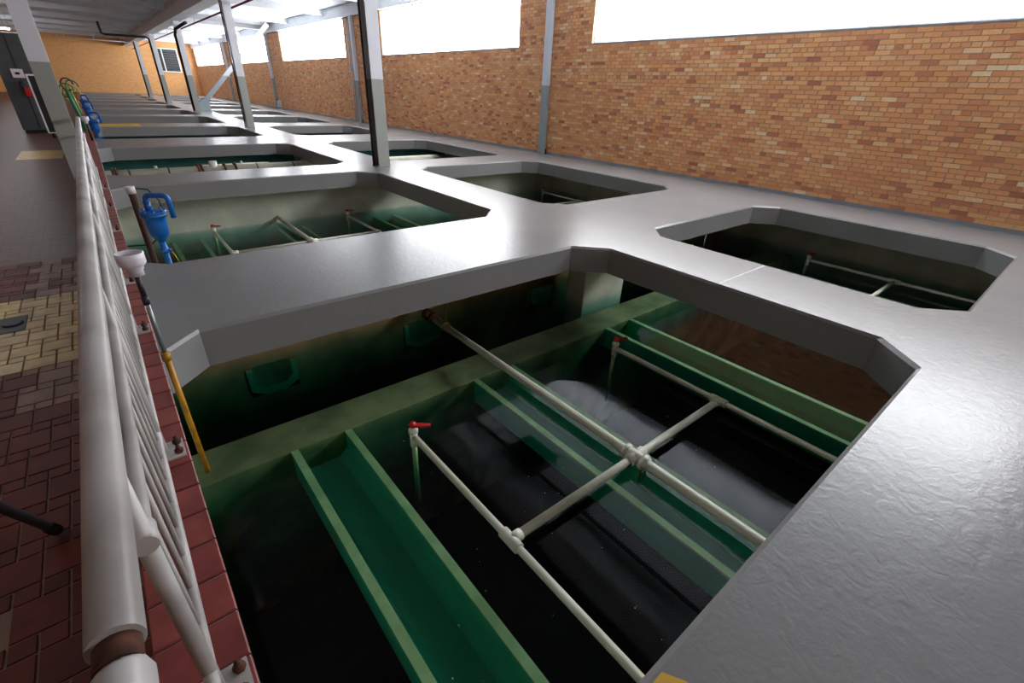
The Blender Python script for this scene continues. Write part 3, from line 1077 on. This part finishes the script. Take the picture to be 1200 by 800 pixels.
MB().tube([(fx, fy, 0.025), (fx, fy, -0.62)], 0.0115, 12).build('lower_pole', 'pole_yellow', t)
MB().tube([(fx, fy, 0.022), (fx, fy, -0.012)], 0.0165, 12).build('pole_socket', 'pole_yellow', t)


# ------------------------------------------------------------------ blue air valves
def air_valve(x, y, z, s, label, grp='blue air valves'):
    t = thing('air_valve', (x, y, WATER), label, 'valve', grp)
    P = lambda r, h: (r * s, z + h * s)
    body = [P(0.0, -.15), P(.032, -.15), P(.036, -.125), P(.055, -.115), P(.058, -.10), P(.072, -.09), P(.076, -.02), P(.080, 0.03), P(.080, .062),
            P(.096, .064), P(.098, .085), P(.092, .088), P(.098, .092), P(.098, .108), P(.07, .112), P(.03, .118), P(0, .118)]
    b_ = MB().lathe(x, y, body, 22).build('valve_body', 'blue', t)
    m = MB()
    for k in range(8):
        a = k * math.pi / 4
        m.lathe(x + .086 * s * math.cos(a), y + .086 * s * math.sin(a), [P(.010, .10), P(.010, .122), P(0, .124)], 6)
    m.build('bolt', 'blue', b_)
    d = Vector((0.82, -0.57, 0))
    up = [(x - 0.02 * s, y, z + .11 * s), (x - 0.02 * s, y, z + .19 * s)]
    q = []
    for i in range(0, 7):
        a = math.radians(180 - i * 15)
        q.append((x - .02 * s + (0.04 + 0.04 * math.cos(a)) * s * d.x, y + (0.04 + 0.04 * math.cos(a)) * s * d.y, z + (.20 + .04 * math.sin(a)) * s))
    e = Vector((x - .02 * s, y, z + .24 * s)) + d * (0.14 * s)
    q.append((e.x, e.y, e.z))
    for i in range(1, 7):
        a = math.radians(90 - i * 15)
        q.append((e.x + 0.04 * s * math.cos(a) * d.x, e.y + 0.04 * s * math.cos(a) * d.y, e.z - (0.04 - 0.04 * math.sin(a)) * s))
    q.append((q[-1][0], q[-1][1], z + .06 * s))
    MB().tube(up + q, 0.021 * s, 14).build('vent_loop', 'blue', t)
    m = MB().tube([up[0], up[1]], 0.026 * s, 14)
    m.build('elbow_socket', 'blue', t)
    MB().tube([(x, y, z - .14 * s), (x, y, WATER - 0.5)], 0.024 * s, 14).build('stand_pipe', 'blue', t)
    m = MB().tube([(x, y, z - .25 * s), (x, y, z - .20 * s)], 0.031 * s, 14)
    m.tube([(x, y, z - .225 * s), (x + .05 * s, y - .02 * s, z - .225 * s)], 0.012 * s, 8)
    m.build('shutoff_cock', 'blue', t)
    return t


air_valve(0.165, 4.35, 0.03, 0.88, 'largest blue air valve with bent vent, standing in the second left opening')
air_valve(0.02, 12.6, 0.13, 0.95, 'blue air valve standing in front of the yellow deck stripe')
air_valve(0.0, 16.8, 0.17, 0.95, 'small distant blue air valve at the far end of the curb')
air_valve(-0.02, 20.3, 0.20, 0.95, 'tiny blue air valve among the far hoses')

t = thing('rusty_pipe', (0.05, 4.75, WATER), 'rusty brown pipe with white cap standing beside the large blue valve', 'pipe')
rx_, ry_ = 0.085, 4.55
MB().tube([(rx_, ry_, 0.235), (rx_, ry_, -0.95)], 0.023, 14).build('pipe_run', 'rusty_pipe', t)
MB().tube([(rx_, ry_, 0.225), (rx_, ry_, 0.275)], 0.03, 14).build('cap', 'plastic', t)
MB().tube([(rx_, ry_, -0.36), (rx_, ry_, -0.34)], 0.027, 14).build('coupling', 'rust', t)
t = thing('sensor_cable', (0.1, 4.5, 0.2), 'thin dark cable looping from the capped pipe past the blue valve', 'cable')
MB().tube([(rx_ + .03, ry_, 0.26), (rx_ + .10, ry_ - .03, 0.25), (rx_ + .15, ry_ - .05, 0.17), (rx_ + .15, ry_ - .03, 0.06), (rx_ + .12, ry_ + .02, -0.08),
           (rx_ + .02, ry_ + .05, -0.18), (-0.08, ry_ + .05, -0.17)], 0.006, 8).build('cable_run', 'hose_dark', t)
for (x, y, zc, lab) in ((0.03, 12.6, -0.1, 'second rusty pipe, beside the blue valve at the yellow stripe'),):
    t = thing('rusty_pipe', (x, y, WATER), lab, 'pipe')
    MB().tube([(x - .06, y + .3, 0.02), (x - .06, y + .3, -0.95)], 0.06, 12).build('pipe_run', 'rusty_pipe', t)
# small yellow tag on the blue stand pipe
t = thing('yellow_tag', (0.22, 4.3, -0.3), 'small yellow loop tied below the large blue valve', 'tag')
MB().tube([(0.205, 4.33, -0.18), (0.225, 4.32, -0.24), (0.235, 4.32, -0.30), (0.22, 4.33, -0.22), (0.205, 4.33, -0.18)], 0.004, 6).build('loop', 'yellow', t)

# ------------------------------------------------------------------ things at the far end of the curb
t = thing('hose_bundle', (-0.17, 12.5, 0.05), 'tangle of green and lime hoses hung at the end of the railing', 'hose')
for k, (r, zc, dx, mat) in enumerate(((0.10, 0.72, 0.0, 'hose_green'), (0.085, 0.82, 0.03, 'hose_dark'), (0.12, 0.66, 0.05, 'hose_lime'), (0.09, 0.78, 0.09, 'hose_green'))):
    pts = [(-0.19 + dx + r * math.cos(a), 12.5 + k * 0.05, zc + r * 1.15 * math.sin(a)) for a in [math.radians(i * 20) for i in range(0, 16)]]
    MB().tube(pts, 0.012, 8).build('hose_coil', mat, t)
MB().tube([(-0.2, 12.5, 0.75), (-0.17, 12.5, 0.5), (-0.14, 12.5, 0.3), (-0.13, 12.5, 0.05)], 0.03, 10).build('hose_riser', 'hose_green', t)
MB().tube([(-0.15, 12.6, 0.8), (-0.12, 12.6, 0.5), (-0.1, 12.6, 0.3)], 0.015, 8).build('hose_riser', 'hose_lime', t)
t = thing('curb_grate', (-0.15, 14.3, 0.05), 'small metal bar grate lying on the curb near the far hoses', 'grate')
for k in range(7):
    MB().box(-0.20 + k * 0.03, -0.185 + k * 0.03, 14.0, 15.6, 0.10, 0.13).build('bar', 'galv', t)
for y in (14.0, 15.55):
    MB().box(-0.20, 0.0, y, y + 0.05, 0.07, 0.10).build('cross_bar', 'galv', t)
t = thing('funnel_pole', (-0.06, 10.6, 0.05), 'second smaller white funnel on a black stick further along the curb', 'funnel')
MB().lathe(-0.07, 10.6, [(0, 0.30), (0.02, 0.30), (0.03, 0.33), (0.05, 0.35), (0.05, 0.40), (0.04, 0.40), (0.0, 0.36)], 14).build('funnel', 'plastic', t)
MB().tube([(-0.07, 10.6, 0.31), (-0.07, 10.6, 0.051)], 0.016, 8).build('upper_pole', 'black', t)

# ------------------------------------------------------------------ walkway furniture
t = thing('tall_cabinet', (-0.85, 14.3, Z_FLOOR), 'tall dark grey cabinet standing on the walkway at the left edge', 'cabinet')
MB().box(-1.10, -0.55, 14.0, 14.7, Z_FLOOR + 0.06, 1.62).build('body', 'cab', t, bevel=0.008)
MB().box(-1.08, -0.57, 14.02, 14.68, Z_FLOOR, Z_FLOOR + 0.06).build('plinth', 'black', t)
MB().box(-0.835, -0.825, 13.992, 14.0, Z_FLOOR + 0.1, 1.6).build('door_gap', 'black', t)
t = thing('wall_notice', (-0.83, 13.98, 0.9), 'small white notice with dark symbol on the grey cabinet', 'sign')
MB().box(-0.93, -0.76, 13.975, 14.0, 0.88, 1.03).build('plate', 'plastic', t)
MB().lathe(-0.845, 13.972, [(0, 0.935), (0.03, 0.935), (0.03, 0.975), (0, 0.975)], 10).build('symbol', 'black', t)
t = thing('red_alarm_box', (-0.79, 13.95, 0.6), 'small red box with black hose fixed to the grey cabinet', 'alarm box')
MB().box(-0.84, -0.74, 13.9, 14.0, 0.57, 0.72).build('box', 'red', t, bevel=0.006)
MB().tube([(-0.86, 13.95, 0.82), (-0.87, 13.93, 0.75), (-0.83, 13.93, 0.70)], 0.02, 8).build('hose', 'black', t)
t = thing('rolling_board', (-0.68, 12.9, Z_FLOOR), 'black board in white frame on casters between cabinet and column', 'board')
MB().box(-0.69, -0.665, 12.9, 12.93, 0.0, 0.93).build('frame_post', 'white', t)
MB().box(-0.45, -0.43, 12.9, 12.93, 0.0, 0.93).build('frame_post', 'white', t)
MB().box(-0.69, -0.43, 12.9, 12.93, 0.93, 0.955).build('frame_bar', 'white', t)
MB().box(-0.69, -0.43, 12.9, 12.93, -0.02, 0.0).build('frame_bar', 'white', t)
MB().box(-0.665, -0.45, 12.91, 12.92, 0.0, 0.93).build('board_panel', 'black', t)
for x in (-0.62, -0.5):
    m = MB().tube([(x - 0.02, 12.91, Z_FLOOR + 0.045), (x + 0.02, 12.91, Z_FLOOR + 0.045)], 0.042, 12)
    m.build('caster', 'rubber', t)

# tripod leg entering from the left edge
t = thing('tripod_leg', (-0.369, 1.402, Z_FLOOR), 'black tripod leg with rubber foot resting on the red tiles', 'tripod')
foot = Vector((-0.372, 1.41, Z_FLOOR + 0.016))
d_ = ROT @ Vector(((0 - 600) / F_PX, -(594 - 400) / F_PX, -1.0))
tip = Vector((0, 0, 1.0)) + d_ * 0.93
top = foot + (tip - foot) * 2.4
MB().tube([foot + (top - foot) * 0.06, top], 0.0105, 12).build('leg_tube', 'black', t)
MB().tube([foot, foot + (top - foot) * 0.01, foot + (top - foot) * 0.075, foot + (top - foot) * 0.09], [0.010, 0.0145, 0.0145, 0.010], 12).build('rubber_foot', 'rubber', t)

# ------------------------------------------------------------------ specks of dust on the near water
vs, fs = [], []
rs = random.Random(3)
for k in range(150):
    x, y = rs.uniform(0.0, 2.7), rs.uniform(0.25, 2.2)
    r = rs.uniform(0.001, 0.0042)
    o = len(vs)
    a0 = rs.uniform(0, 3)
    vs += [((x + r * rs.uniform(.6, 1.3) * math.cos(a0 + i * math.pi / 2)) * S, (y + r * rs.uniform(.5, 1.2) * math.sin(a0 + i * math.pi / 2)) * S, (WATER + 0.0006) * S) for i in range(4)]
    fs.append((o, o + 1, o + 2, o + 3))
me = bpy.data.meshes.new('floating_specks')
me.from_pydata(vs, [], fs)
me.materials.append(M['speck'])
o = bpy.data.objects.new('floating_specks', me)
COL.objects.link(o)
tag(o, 'pale specks floating on the nearest dark water', 'debris', kind='stuff')
